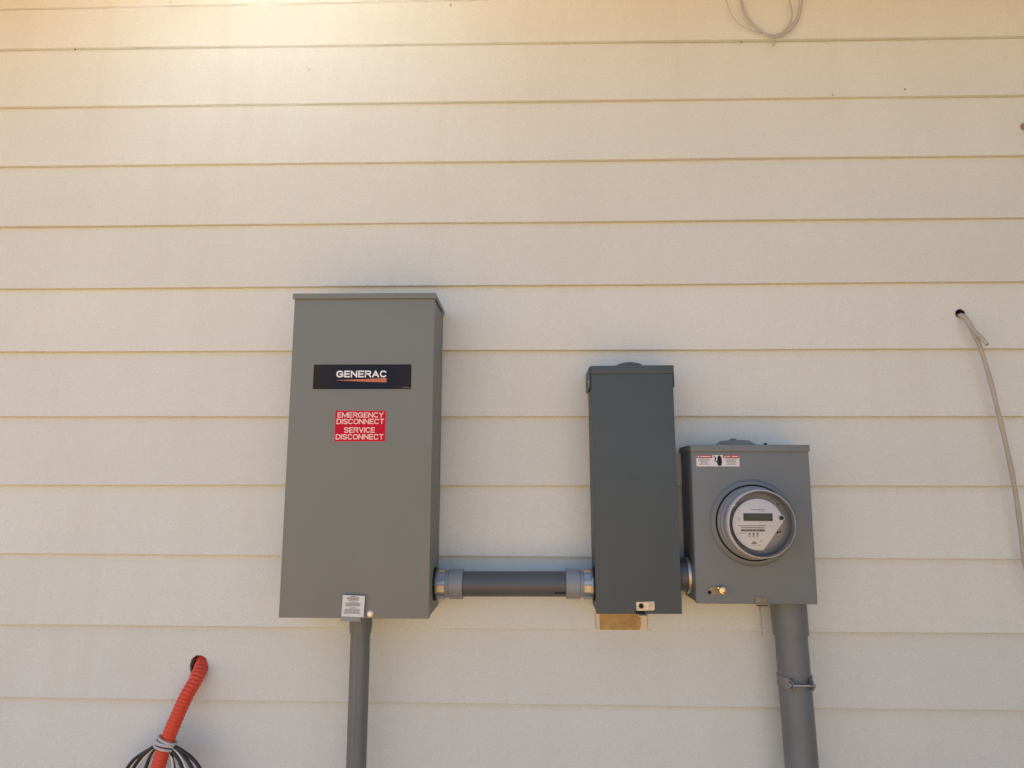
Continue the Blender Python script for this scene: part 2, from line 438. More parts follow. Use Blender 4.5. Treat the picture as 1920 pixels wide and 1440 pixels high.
hole_o = at(370, 1250, 0.0)                # opening for the orange duct
hole_t = at(1801, 588, 0.003)              # opening for the tan cable
def duct_cutter():
    bm = bmesh.new(); rg = random.Random(3); n = 11; rings = []
    rad = [0.0250 * (1 + rg.uniform(-.09, .07)) for _ in range(n)]
    for y in (-0.03, 0.12):
        rings.append([bm.verts.new((hole_o.x + rad[i] * math.cos(2 * math.pi * i / n + .2), y, hole_o.z + rad[i] * 1.08 * math.sin(2 * math.pi * i / n + .2))) for i in range(n)])
    for i in range(n):
        j = (i + 1) % n; bm.faces.new((rings[0][i], rings[0][j], rings[1][j], rings[1][i]))
    bm.faces.new(rings[0]); bm.faces.new(list(reversed(rings[1])))
    return bm
def cable_cutter(): return lathe(bmesh.new(), [(0.0122, -0.03), (0.0122, 0.12)], (hole_t.x, 0, hole_t.z), 'Y', 24)
NX0, NX1, NZ0, NZ1 = 0.1585, 0.2905, 1.1484, 1.245
def notch_cutter(): return bx(NX0, NX1, -0.03, 0.0195, NZ0, NZ1)
for i, (zl, zr) in enumerate(courses):
    cuts = [-HW]
    s = SEAMS.get(i)
    if s is not None: cuts += [s - 3.66, s, s + 3.66] if s - 3.66 > -HW + .3 else [s, s + 3.66]
    else:
        s = 1.62 + (i * 0.093) % 0.35
        cuts += [s - 3.66, s]
    cuts.append(HW)
    for a, b in zip(cuts, cuts[1:]):
        o = link('siding_plank', plank(zl, zr, a + 0.00015, b - 0.00015, i * 10 + int(a * 7)), MAT['siding'], house, smooth=0)
        zm = (zl + zr) / 2
        cs = []
        if a < hole_o.x < b and zm - .01 < hole_o.z < zm + .22: cs.append(duct_cutter())
        if a < hole_t.x < b and zm - .01 < hole_t.z < zm + .22: cs.append(cable_cutter())
        if a < 0.2 < b and zm < 1.3 and zm + .22 > 1.16: cs.append(notch_cutter())
        if cs:
            for c in cs: bmesh.ops.translate(c, verts=c.verts, vec=-world_loc(house) + Vector((0, 0, 0)))
            o.parent = None; boolean(o, cs); o.parent = house
o = link('sheathing', bx(-HW, HW, 0.0262, 0.036, 0.25, 3.3), MAT['sheath'], house, smooth=0)
o.parent = None
cs = [duct_cutter(), cable_cutter()]
for c in cs: bmesh.ops.translate(c, verts=c.verts, vec=-world_loc(house))
boolean(o, cs); o.parent = house
link('sealant_backing', bx(NX0 + .0004, NX1 - .0004, 0.0075, 0.0150, NZ0 + .0004, NZ1 - .0004), MAT['trim'], house, smooth=0)
rg = random.Random(5)
pts = [(0.1712, NZ0 + .001), (0.2695, NZ0 + .001)] + [(0.2690 + rg.uniform(-.003, .006), NZ0 + .004 + k * .0052) for k in range(16)] + [(0.1705, NZ1 - .006)]
link('sealant_patch', plate(bmesh.new(), pts, 0.0060, 0.0072), MAT['amber'], house, smooth=0, label='amber dried sealant in the notch below the dark box')
# nails left in the planks
for px, py in ((1391, 78), (140, 92), (845, 9), (1697, 167), (1561, 178)):
    p = at(px, py, 0.0)
    lathe_bm = lathe(bmesh.new(), [(0.0020, -0.0008), (0.0020, 0.004)], (p.x, p.y, p.z), 'Y', 10)
    link('nail_head', lathe_bm, MAT['dull'], house)
# eave, roof and the rest of the shell
link('soffit', bx(-HW - .4, HW + .4, -EAVE_O + .02, 0.04, EAVE_Z, EAVE_Z + .012), MAT['trim'], house, smooth=0)
link('fascia', bx(-HW - .4, HW + .4, -EAVE_O, -EAVE_O + .02, EAVE_Z - .03, EAVE_Z + .17), MAT['trim'], house, smooth=0)
bm = bmesh.new(); pt = math.tan(R(24))
prof = [(-EAVE_O - .04, EAVE_Z + .171), (4.0, EAVE_Z + .171 + pt * (4.04 + EAVE_O)), (8.5, EAVE_Z + .171), (8.5, EAVE_Z + .13), (4.0, EAVE_Z + .13 + pt * (3.9 + EAVE_O)), (-EAVE_O + .021, EAVE_Z + .13)]
a = [bm.verts.new((-HW - .5, y, z)) for y, z in prof]; b = [bm.verts.new((HW + .5, y, z)) for y, z in prof]
bm.faces.new(a); bm.faces.new(list(reversed(b)))
for k in range(6): bm.faces.new((a[k], b[k], b[(k + 1) % 6], a[(k + 1) % 6]))
link('roof', bm, MAT['shingle'], house, smooth=0)
link('foundation', bx(-HW, HW, 0.012, 8.0, -0.3, 0.245), MAT['concrete'], house, smooth=0)
bm = bmesh.new(); box(bm, -HW, HW, 7.98, 8.0, 0.25, 3.3); box(bm, -HW, -HW + .02, 0.04, 7.97, 0.25, 3.3); box(bm, HW - .02, HW, 0.04, 7.97, 0.25, 3.3)
link('back_walls', bm, MAT['siding'], house, smooth=0)

# added wing, unseen on the right, put there to shade that side
WX, WY = 2.45, -3.2
for k in range(17):
    z = 0.26 + k * 0.1675
    bm = bmesh.new()
    prof = [(0.0, z), (0.011, z + .19), (0.019, z + .19), (0.008, z)]
    a = [bm.verts.new((WX + dx, WY, zz)) for dx, zz in prof]; b = [bm.verts.new((WX + dx, -0.003, zz)) for dx, zz in prof]
    bm.faces.new(a); bm.faces.new(list(reversed(b)))
    for j in range(4): bm.faces.new((a[j], b[j], b[(j + 1) % 4], a[(j + 1) % 4]))
    link('shade_wing_plank', bm, MAT['siding'], house, smooth=0)
link('shade_wing_shell', bx(WX + .0195, HW, WY + .002, -.01, -0.3, 3.3), MAT['trim'], house, smooth=0)
bm = bmesh.new()
prof = [(WX - .45, 3.05), (HW + .5, 3.05 + pt * 1.6), (HW + .5, 3.25 + pt * 1.6), (WX - .45, 3.22)]
a = [bm.verts.new((x, WY - .4, z)) for x, z in prof]; b = [bm.verts.new((x, -.60, z)) for x, z in prof]
bm.faces.new(a); bm.faces.new(list(reversed(b)))
for j in range(4): bm.faces.new((a[j], b[j], b[(j + 1) % 4], a[(j + 1) % 4]))
link('shade_wing_roof', bm, MAT['shingle'], house, smooth=0)

# added reflector and stand, unseen behind the camera, throwing sun onto the wall
P0 = Vector((-1.75, -3.9, 0.62)); T0 = Vector((-0.66, 0.0, 3.06))
hv = ((T0 - P0).normalized() + SUN).normalized()
ux = Vector((0, 0, 1)).cross(hv).normalized(); uy = hv.cross(ux)
bm = bmesh.new(); nx, ny, hw_, hh_ = 18, 2, .38, .28
grid = [[bm.verts.new(P0 + ux * (-hw_ + 2 * hw_ * i / nx) + uy * (-hh_ + 2 * hh_ * j / ny) + hv * (.0006 if i % 3 == 0 else 0)) for j in range(ny + 1)] for i in range(nx + 1)]
for i in range(nx):
    for j in range(ny): bm.faces.new((grid[i][j], grid[i + 1][j], grid[i + 1][j + 1], grid[i][j + 1]))
r_ = bmesh.ops.extrude_face_region(bm, geom=list(bm.faces))
for v in [e for e in r_['geom'] if isinstance(e, bmesh.types.BMVert)]: v.co -= hv * .0012
tag(link('sun_reflector', bm, MAT['sheet'], None, smooth=0), 'added reflector of bare metal, unseen, throwing sun onto the upper wall', 'reflector')
lowp = P0 - uy * .60
sh = root('reflector_stand', 'added wooden stand carrying the unseen reflector', 'reflector_stand', (P0.x, P0.y - .12, 0))
hb_ = P0 - hv * .06
link('beam', bx(hb_.x - .55, hb_.x + .55, hb_.y - .12, hb_.y - .08, hb_.z - .02, hb_.z + .07), MAT['lumber'], sh, smooth=0)
for sx in (-1, 1):
    for sy in (-1, 1):
        cx, cy = hb_.x + sx * .46, hb_.y - .10
        link('leg', tube(bmesh.new(), [(cx, cy + sy * .03, hb_.z + .05), (cx + sx * .06, cy + sy * .20, 0)], .025, n=4), MAT['lumber'], sh, smooth=0)

# ------------------------------------------------------------------ transfer switch cabinet
t = root('transfer_switch', 'tall light grey cabinet with black nameplate and red emergency disconnect sticker', 'electrical cabinet', (-0.406, 0, 1.2045))
link('cabinet_body', bx(-.5765, -.2350, -.152, -.0015, 1.2060, 1.9570, bev=.0012), MAT['lgrey'], t)
link('front_cover', bx(-.5782, -.2335, -.172, -.1515, 1.2045, 1.9560, bev=.0018, seg=3), MAT['lgrey'], t)
bm = bx(-.5818, -.2312, -.1765, -.0015, 1.9645, 1.9685, bev=.0012); box(bm, -.5818, -.2312, -.1765, -.1748, 1.9548, 1.9650, bev=.0006)
box(bm, -.5818, -.5800, -.1745, -.0015, 1.9560, 1.9650); box(bm, -.2330, -.2312, -.1745, -.0015, 1.9560, 1.9650)
link('rain_hood', bm, MAT['lgrey'], t)
Y = -.172
np_ = link('nameplate', plate(bmesh.new(), rrect(-.5230, -.2868, 1.7327, 1.7923, .003), Y - .0009, Y), MAT['nameplate'], t, smooth=0)
link('nameplate_border', (lambda b_: b_)(strips([(-.5205, -.2893, 1.7905, 1.7909), (-.5205, -.2893, 1.7341, 1.7345), (-.5214, -.5210, 1.735, 1.790), (-.2888, -.2884, 1.735, 1.790)], Y - .0011)), MAT['black'], np_, smooth=0)
link('lettering', text_bm([('GENERAC', 1.7609, 1.7773, -.4672, -.3460)], Y - .0013, weight=.205), MAT['lwhite'], np_, smooth=0)
link('orange_swoosh', plate(bmesh.new(), [(-.4665, 1.7543), (-.4660, 1.7537), (-.3965, 1.7502), (-.3460, 1.7487), (-.3455, 1.7585), (-.3470, 1.7595), (-.4000, 1.7567)], Y - .0012, Y - .0009), MAT['rust'], np_, smooth=0)
link('small_print', strips([(-.3085, -.2905, 1.7358, 1.7370)], Y - .0012), MAT['ink'], np_, smooth=0)
rs = link('red_sticker', plate(bmesh.new(), rot2(rrect(-.4672, -.3442, 1.6066, 1.6812, .0012), (-.4057, 1.644), 0.0), Y - .0005, Y), MAT['redb'], t, smooth=0)
link('red_panel', plate(bmesh.new(), rrect(-.4655, -.3459, 1.6083, 1.6797, .001), Y - .0007, Y - .0005), MAT['red'], rs, smooth=0)
link('lettering', text_bm([('EMERGENCY', 1.6641, 1.6765, -.4605, -.3505), ('DISCONNECT', 1.6485, 1.6612, -.4625, -.3490),
                           ('SERVICE', 1.6280, 1.6410, -.4435, -.3702), ('DISCONNECT', 1.6120, 1.6248, -.4630, -.3490)], Y - .0010, weight=.165), MAT['pink'], rs, smooth=0)
hs = bx(-.4330, -.3880, -.1785, -.172, 1.2005, 1.2135, bev=.0008); box(hs, -.4330, -.3880, -.1785, -.160, 1.1990, 1.2010, bev=.0004)
link('hasp', hs, MAT['pvcl'], t)
cl = link('caution_label', plate(bmesh.new(), rot2(rrect(-.4310, -.3800, 1.2092, 1.2560, .0012), (-.4055, 1.2326), -2.2), Y - .0075, Y - .0068), MAT['white'], t, smooth=0)
rows = [(-.412, -.400, 1.2530, 1.2545)] + print_rows(-.422, -.390, 1.2518, 1.2440, 4, rag=.4) + [(-.416, -.396, 1.2408, 1.2422)] + print_rows(-.426, -.386, 1.2395, 1.2315, 4, rag=.3) + [(-.414, -.398, 1.2280, 1.2292)]
link('fine_print', strips(rows, Y - .0078), MAT['ink'], cl, smooth=0)
link('blue_print', strips(print_rows(-.427, -.388, 1.2265, 1.2150, 5, rag=.2), Y - .0078), MAT['inkb'], cl, smooth=0)
bm = lathe(bmesh.new(), [(.0075, 0), (.0075, -.0012), (.0064, -.0016), (.0064, -.0045), (.0050, -.0058), (.0020, -.0062)], (-.3677, Y, 1.2148), 'Y', 24)
link('cover_bolt', bm, MAT['bolt'], t)

# ------------------------------------------------------------------ dark breaker enclosure
t = root('breaker_enclosure', 'narrow dark grey breaker box between the tall cabinet and the meter box', 'breaker box', (0.2510, 0, 1.2100))
link('box_body', bx(.1535, .3485, -.1085, -.0015, 1.2120, 1.7800, bev=.001), MAT['dgrey'], t)
link('front_cover', bx(.1515, .3510, -.120, -.108, 1.2098, 1.7790, bev=.0016, seg=3), MAT['dgrey'], t)
bm = bx(.1500, .3525, -.1225, -.0015, 1.7935, 1.7975, bev=.001); box(bm, .1500, .3525, -.1225, -.1207, 1.7775, 1.7938, bev=.0005)
link('rain_hood', bm, MAT['dgrey'], t)
for s, x0, x1 in ((-1, .1478, .1498), (1, .3527, .3545)):
    z0 = 1.7440
    f = link('hood_side_flange', bx(x0, x1, -.1180, -.0015, z0, 1.7960, bev=.0004), MAT['dgrey'], t)
    xs = x0 if s < 0 else x1
    link('flange_screw', lathe(bmesh.new(), [(.0038, 0), (.0038, s * .002), (.0024, s * .0034)], (xs, -.100, 1.7610), 'X', 16), MAT['zinc'] if s < 0 else MAT['dull'], f)
bm = lathe(bmesh.new(), [(.046, 1.7970), (.044, 1.8010), (.036, 1.8045), (.030, 1.8100), (.018, 1.8135)], (.2530, -.062, 0), 'Z', 40)
link('hub_closure', bm, MAT['dgrey'], t)
Y = -.120
lt = link('latch_plate', plate(bmesh.new(), rot2(rrect(.2445, .2868, 1.2180, 1.2378, .003), (.265, 1.228), 1.5), Y - .0030, Y), MAT['galv'], t)
link('padlock_hole', lathe(bmesh.new(), [(.0062, Y - .0034), (.0062, Y - .0026)], (.2560, 0, 1.2283), 'Y', 20), MAT['rubber'], lt)
link('hole_rim', lathe(bmesh.new(), [(.0066, Y - .0030), (.0066, Y - .0038), (.0052, Y - .0038), (.0052, Y - .0030)], (.2560, 0, 1.2283), 'Y', 20, close=False), MAT['dull'], lt)
bm = bmesh.new()
for dx, dz in ((0, .0035), (-.003, -.002), (.003, -.0015), (.001, .0005)):
    lathe(bm, [(.0022, Y - .0030), (.0019, Y - .0042), (.0008, Y - .0046)], (.2775 + dx, 0, 1.2295 + dz), 'Y', 10)
link('rivet', bm, MAT['zinc'], lt)
link('hasp_slot', bx(.2430, .2640, -.1225, -.1195, 1.2105, 1.2160, bev=.0005), MAT['rubber'], t)
link('hasp_lip', bx(.2500, .2680, -.1265, -.1226, 1.2070, 1.2110, bev=.0006), MAT['dgrey'], t)
# embossed square with a letter D in it
bm = bmesh.new(); e = .0010; yy = Y - .0007
lx0, lx1, lz0, lz1 = .2325, .2600, 1.5060, 1.5330
for a in ((lx0, lx1, lz1 - e * 1.6, lz1), (lx0, lx1, lz0, lz0 + e * 1.6), (lx0, lx0 + e * 1.6, lz0 + e * 1.6, lz1 - e * 1.6), (lx1 - e * 1.6, lx1, lz0 + e * 1.6, lz1 - e * 1.6)):
    box(bm, a[0], a[1], yy, Y + .0005, a[2], a[3])
m_ = bm
tb = text_bm([('D', lz0 + .006, lz1 - .006, lx0 + .008, lx1 - .007)], yy, weight=.14, thick=0.0012)
tmp = bpy.data.meshes.new('d'); tb.to_mesh(tmp); tb.free(); bm.from_mesh(tmp); bpy.data.meshes.remove(tmp)
link('embossed_mark', bm, MAT['dgrey'], t, smooth=0)
t.rotation_euler = (0, R(-0.42), 0)

# ------------------------------------------------------------------ meter box
t = root('meter_box', 'mid grey meter box holding the round electric meter, warning sticker in corner', 'meter box', (0.5220, 0, 1.2352))
link('box_body', bx(.3850, .6590, -.110, -.0015, 1.2370, 1.5990, bev=.0012), MAT['mgrey'], t)
cov = link('front_cover', bx(.3830, .6612, -.128, -.1095, 1.2352, 1.5890, bev=.0026, seg=3), MAT['mgrey'], t)
bm = bx(.3812, .6632, -.1315, -.0015, 1.5985, 1.6030, bev=.0014); box(bm, .3812, .6632, -.1315, -.1297, 1.5870, 1.5990, bev=.0008)
box(bm, .3812, .3828, -.1293, -.0015, 1.5880, 1.5990); box(bm, .6616, .6632, -.1293, -.0015, 1.5880, 1.5990)
link('rain_hood', bm, MAT['mgrey'], t)
hub = link('hub_closure', lathe(bmesh.new(), [(.052, 1.6030), (.051, 1.6070), (.046, 1.6090), (.036, 1.6165), (.014, 1.6175)], (.507, -.062, 0), 'Z', 40), MAT['mgrey'], t)
link('hub_knob', lathe(bmesh.new(), [(.009, 1.6170), (.009, 1.6205), (.006, 1.6225)], (.503, -.062, 0), 'Z', 16), MAT['mgrey'], hub)
link('hub_screw', lathe(bmesh.new(), [(.0042, 1.6028), (.0042, 1.6075), (.003, 1.6090)], (.5700, -.098, 0), 'Z', 12), MAT['rubber'], hub)
MC = Vector((.5209, 0, 1.4206)); Y = -.128
link('meter_collar', lathe(bmesh.new(), [(.1015, Y + .001), (.0995, Y - .0035), (.0950, Y - .0080), (.0915, Y - .0092), (.0885, Y - .0085), (.0880, Y + .001)], MC, 'Y', 72, close=False), MAT['mgrey'], cov)
st = link('warning_sticker', plate(bmesh.new(), rrect(.3945, .4965, 1.5515, 1.5787, .0016), Y - .0005, Y), MAT['white'], t, smooth=0)
for x0, x1 in ((.3950, .4325), (.4575, .4960)): link('red_header', strips([(x0, x1, 1.5712, 1.5785)], Y - .0007), MAT['maroon'], st, smooth=0)
bm = bmesh.new()
for x in (.3995, .4625): plate(bm, [(x - .0025, 1.5732), (x + .0025, 1.5732), (x, 1.5772)], Y - .0010, Y - .0007)
box(bm, .4040, .4290, Y - .0010, Y - .0007, 1.5742, 1.5762); box(bm, .4665, .4745, Y - .0010, Y - .0007, 1.5742, 1.5762); box(bm, .4790, .4930, Y - .0010, Y - .0007, 1.5742, 1.5762)
link('header_print', bm, MAT['pink'], st, smooth=0)
link('fine_print', strips(print_rows(.3985, .4275, 1.5698, 1.5545, 5, rag=.45, fill=.5) + print_rows(.4615, .4915, 1.5698, 1.5545, 5, rag=.45, fill=.5), Y - .0007), MAT['ink'], st, smooth=0)
# pictogram: a dark hand and a jagged arc
hand = [(-.0030, .0108), (-.0012, .0122), (.0010, .0124), (.0030, .0110), (.0046, .0080), (.0056, .0030), (.0058, -.0030), (.0050, -.0080), (.0036, -.0122), (-.0030, -.0122), (-.0044, -.0080), (-.0056, -.0040), (-.0060, .0000), (-.0046, .0018), (-.0042, .0060)]
bm = plate(bmesh.new(), [(.4490 + a * 1.05, 1.5652 + b) for a, b in hand], Y - .0008, Y - .0005)
link('hand_pictogram', bm, MAT['black'], st, smooth=0)
bm = plate(bmesh.new(), [(.4348, 1.5772), (.4365, 1.5770), (.4415, 1.5725), (.4422, 1.5700), (.4395, 1.5668), (.4400, 1.5640), (.4425, 1.5632), (.4420, 1.5615), (.4385, 1.5628), (.4372, 1.5662), (.4390, 1.5700), (.4385, 1.5720)], Y - .0008, Y - .0005)
link('arc_pictogram', bm, MAT['black'], st, smooth=0)
lp = link('lock_plate', plate(bmesh.new(), rot2(rrect(.4090, .4500, 1.2570, 1.2735, .006), (.43, 1.265), 4), Y - .0025, Y), MAT['dull'], t, label='weathered steel plate of the brass lock')
link('plate_slot', lathe(bmesh.new(), [(.0042, Y - .0029), (.0042, Y - .0020)], (.4135, 0, 1.2610), 'Y', 14), MAT['rubber'], lp)
bm = lathe(bmesh.new(), [(.0090, Y - .002), (.0090, Y - .010), (.0080, Y - .0125), (.0045, Y - .0135), (.0040, Y - .0115), (.0015, Y - .0115)], (.4415, 0, 1.2668), 'Y', 20)
link('brass_lock', bm, MAT['brass'], t)
bm = lathe(bmesh.new(), [(.0032, Y - .002), (.0032, Y - .008), (.002, Y - .010)], (.4318, 0, 1.2720), 'Y', 12)
link('brass_pin', bm, MAT['brass'], t)
bm = plate(bmesh.new(), [(.5180, 1.2355), (.5178, 1.2500), (.5200, 1.2532), (.5340, 1.2508), (.5440, 1.2470), (.5450, 1.2370)], Y - .0028, Y)
box(bm, .5190, .5440, -.150, -.1275, 1.2320, 1.2338); box(bm, .5205, .5240, -.1490, -.1460, 1.2240, 1.2330)
hp = link('hasp', bm, MAT['dull'], t, label='weathered brown steel hasp at the lower edge')
link('seal_strip', plate(bmesh.new(), [(.5205, 1.2320), (.5245, 1.2318), (.5262, 1.1850), (.5250, 1.1650), (.5232, 1.1655), (.5228, 1.1850)], -.1478, -.1466), MAT['pvcl'], hp, smooth=0)

# ------------------------------------------------------------------ electric meter
t = root('electric_meter', 'round electric meter with clear cover, white face and dark display', 'electric meter', (MC.x, -.128, MC.z - .0875))
link('gasket', lathe(bmesh.new(), [(.0876, -.122), (.0876, -.1345), (.080, -.1345), (.080, -.122)], MC, 'Y', 72, close=False), MAT['rubber'], t)
b_ = link('base_ring', lathe(bmesh.new(), [(.0845, -.126), (.0850, -.140), (.0838, -.1455), (.0822, -.1470), (.0815, -.1580), (.0790, -.1600), (.0778, -.1750), (.0765, -.1770), (.070, -.1770), (.070, -.126)], MC, 'Y', 72, close=False), MAT['meterbody'], t)
link('front_lip', lathe(bmesh.new(), [(.0764, -.1772), (.0772, -.1800), (.0768, -.1925), (.0752, -.1965), (.0744, -.1972), (.0734, -.1960), (.0730, -.1900), (.0728, -.1772)], MC, 'Y', 72, close=False), MAT['meterlip'], t)
link('lip_tab', bx(MC.x - .0655, MC.x - .0560, -.1990, -.1960, MC.z + .0400, MC.z + .0420, bev=.0005), MAT['lwhite'], t)
link('inner_plate', lathe(bmesh.new(), [(.0726, -.168), (.0726, -.172), (.004, -.172)], MC, 'Y', 64), MAT['meterin'], t)
FYm = -.1830
pts = []
fc = (MC.x - .005, MC.z - .0015)
for i in range(96):
    a = 2 * math.pi * i / 96; x, z = fc[0] + .0575 * math.cos(a), fc[1] + .0575 * math.sin(a)
    # chord cut away at the lower right
    ax, az, bx_, bz = MC.x + .050, MC.z + .002, MC.x + .004, MC.z - .060
    side = (bx_ - ax) * (z - az) - (bz - az) * (x - ax)
    if side > 0 and z < MC.z + .004:
        tpar = ((x - ax) * (bx_ - ax) + (z - az) * (bz - az)) / ((bx_ - ax) ** 2 + (bz - az) ** 2)
        tpar = min(.93, max(0.0, tpar)); x, z = ax + (bx_ - ax) * tpar, az + (bz - az) * tpar
    pts.append((x, z))
fp = link('face_plate', plate(bmesh.new(), pts, FYm, FYm + .0025), MAT['face'], t, smooth=0)
def fx(dx): return MC.x + dx
def fz(dz): return MC.z + dz
ld = link('display', bx(fx(-.0375), fx(.0285), FYm - .0008, FYm, fz(.0060), fz(.0232)), MAT['lcd'], fp, smooth=0)
segs = []
for k in range(6):
    x = fx(-.0250) + k * .0082
    segs += [(x, x + .0045, fz(.0190), fz(.0198)), (x, x + .0045, fz(.0092), fz(.0100)), (x, x + .0008, fz(.0105), fz(.0188)), (x + .0037, x + .0045, fz(.0105), fz(.0188))]
link('display_segments', strips(segs, FYm - .0010), MAT['lcdseg'], ld, smooth=0)
link('button', lathe(bmesh.new(), [(.0050, FYm - .0015), (.0048, FYm - .0035), (.0020, FYm - .0035)], (fx(.0478), 0, fz(.0130)), 'Y', 20), MAT['rubber'], t)
link('button_ring', lathe(bmesh.new(), [(.0072, FYm + .001), (.0072, FYm - .0012), (.0051, FYm - .0012)], (fx(.0478), 0, fz(.0130)), 'Y', 24, close=False), MAT['face'], t)
rows = print_rows(fx(-.0205), fx(.0120), fz(.0325), fz(.0295), 1, fill=.8, words=12, rag=0) + print_rows(fx(.004), fx(.0120), fz(.0285), fz(.0268), 1, words=3, rag=0)
rows += [(fx(-.0500), fx(-.0492), fz(.0060), fz(.0140)), (fx(-.0465), fx(-.0457), fz(.0060), fz(.0150))]
rows += print_rows(fx(-.0490), fx(.0120), fz(-.0035), fz(-.0060), 1, fill=.8, words=11, rag=0)
rows += print_rows(fx(-.0440), fx(.0080), fz(-.0078), fz(-.0105), 1, fill=.9, words=9, rag=0)
rows += print_rows(fx(-.0500), fx(-.0330), fz(-.0205), fz(-.0230), 1, words=4, rag=0)
for x in (-.0275, -.0185, -.0095):
    rows += [(fx(x), fx(x + .0045), fz(-.0245), fz(-.0200))] + print_rows(fx(x - .001), fx(x + .0055), fz(-.0255), fz(-.0310), 3, words=3)
rows += [(fx(-.0225), fx(-.0095), fz(-.0450), fz(-.0425)), (fx(-.0200), fx(-.0115), fz(-.0424), fz(-.0400)), (fx(-.0015), fx(.0015), fz(-.0400), fz(-.0370))]
rows += print_rows(fx(-.0235), fx(-.0020), fz(-.0475), fz(-.0490), 1, words=8, rag=0)
link('face_print', strips(rows, FYm - .0003), MAT['ink'], fp, smooth=0)
bars = []
x = fx(-.0440)
rg = random.Random(2)
while x < fx(.0090):
    wd = rg.uniform(.0004, .0013); bars.append((x, x + wd, fz(-.0175), fz(-.0125))); x += wd + rg.uniform(.0002, .0006)
link('bar_print', strips(bars, FYm - .0003), MAT['black'], fp, smooth=0)
pt_ = link('optical_port', lathe(bmesh.new(), [(.0125, -.172), (.0120, -.1745), (.0090, -.1750), (.0085, -.1740), (.002, -.1740)], (fx(.0400), 0, fz(-.0190)), 'Y', 28), MAT['meterin'], t)
bm = bmesh.new()
for dx, dz, r_ in ((-.0065, .001, .0022), (0, -.001, .0026), (.0055, .0008, .0020)):
    lathe(bm, [(r_, -.1760), (r_ * .8, -.1768)], (fx(.0400 + dx), 0, fz(-.0190 + dz)), 'Y', 12)
link('port_lens', bm, MAT['rubber'], pt_)
link('rivet', lathe(bmesh.new(), [(.0022, -.1715), (.0018, -.1735)], (fx(.0450), 0, fz(.0440)), 'Y', 10), MAT['rubber'], t)
link('clear_cover', lathe(bmesh.new(), [(.0732, -.1955), (.0724, -.1995), (.0700, -.2040), (.0650, -.2078), (.0560, -.2108), (.0400, -.2130), (.0200, -.2142), (.0010, -.2145)], MC, 'Y', 64, close=False), MAT['glass'], t)

# ------------------------------------------------------------------ conduits
PY, PR = -.072, .0297
ZL, ZR = 1.2688, 1.2708
def pz(x): return ZL + (ZR - ZL) * (x + .2) / .35
t = root('horizontal_conduit', 'short horizontal grey conduit joining the tall cabinet to the dark box', 'conduit', (-.04, PY, ZL))
link('pipe', cyl(bmesh.new(), (-.2340, PY, pz(-.234)), (.1530, PY, pz(.153)), PR, n=40), MAT['pvcd'], t)
for s, x in ((1, -.2342), (-1, .1520)):
    def prof_x(pr): return [(r, x + s * h) for r, h in pr]
    zc = pz(x)
    ad = link('terminal_adapter', lathe(bmesh.new(), prof_x([(PR + .0002, .0270), (.0318, .0270), (.0318, .0350), (.0350, .0365), (.0352, .0680), (.0345, .0690), (PR + .0002, .0690)]), (0, PY, zc), 'X', 48, close=False), MAT['pvcl'], t)
    bm = bmesh.new()
    lathe(bm, prof_x([(.0300, .0030), (.0340, .0030), (.0345, .0050), (.0345, .0085), (.0318, .0090), (.0318, .0265), (.0300, .0265)]), (0, PY, zc), 'X', 12, close=False)
    for k in range(8):                      # castellated lugs of the locknut
        a = 2 * math.pi * k / 8 + .2; c, s_ = math.cos(a), math.sin(a)
        g = bmesh.ops.create_cube(bm, size=1.0)
        for v in g['verts']:
            h = (.0095, .0262)[v.co.x > 0]; wq = v.co.y * .0165; rr = .0300 + (v.co.z + .5) * .0052
            v.co = Vector((x + s * h, PY + c * rr - s_ * wq, zc + s_ * rr + c * wq))
    link('locknut', bm, MAT['zinc'], t, smooth=20)
    link('sealing_washer', lathe(bmesh.new(), prof_x([(.030, .0004), (.0395, .0004), (.0398, .0016), (.0390, .0029), (.030, .0029)]), (0, PY, zc), 'X', 40, close=False), MAT['rubber'], t)
bm = bmesh.new()
rg = random.Random(9)
for x, wd in ((.0560, .0045), (.0625, .0035), (.0670, .0030), (.0710, .0036), (.0756, .0030), (.0796, .0026)):
    for a0, a1 in ((-150, -143), (-142.5, -137)):
        q = []
        for xx, aa in ((x, a0), (x + wd, a0), (x + wd, a1), (x, a1)):
            q.append((xx, PY + math.cos(R(aa)) * (PR + .0003), pz(xx) + math.sin(R(aa)) * (PR + .0003)))
        bm.faces.new([bm.verts.new(v) for v in q])
link('pipe_print', bm, MAT['black'], t, smooth=0)

t = root('conduit_nipple', 'short dark conduit fitting in the gap between dark box and meter box', 'conduit', (.368, -.066, 1.292))
link('nipple_body', lathe(bmesh.new(), [(.0335, .3470), (.0385, .3480), (.0385, .3555), (.0365, .3570), (.0365, .3720)], (0, -.066, 1.2915), 'X', 40, close=False), MAT['pvcd'], t)
link('locknut', lathe(bmesh.new(), [(.0365, .3722), (.0415, .3725), (.0425, .3745), (.0425, .3790), (.0410, .3810), (.0370, .3825), (.0370, .3860)], (0, -.066, 1.2915), 'X', 40, close=False), MAT['galv'], t)

t = root('vertical_conduit', 'slim vertical grey conduit running down from the tall cabinet', 'conduit', (-.4070, -.09, 0))
link('pipe', cyl(bmesh.new(), (-.4060, -.090, 0.0), (-.4080, -.090, 1.2050), .0232, n=32), MAT['pvc'], t)
link('coupling', lathe(bmesh.new(), [(.0234, 1.1560), (.0252, 1.1565), (.0262, 1.1640), (.0268, 1.1720), (.0268, 1.2040), (.0234, 1.2040)], (-.4078, -.090, 0), 'Z', 40, close=False), MAT['pvc'], t)
link('seam_line', tube(bmesh.new(), [(-.4065, -.1130, .02), (-.4084, -.1130, 1.155)], .0006, n=6), MAT['pvcd'], t)

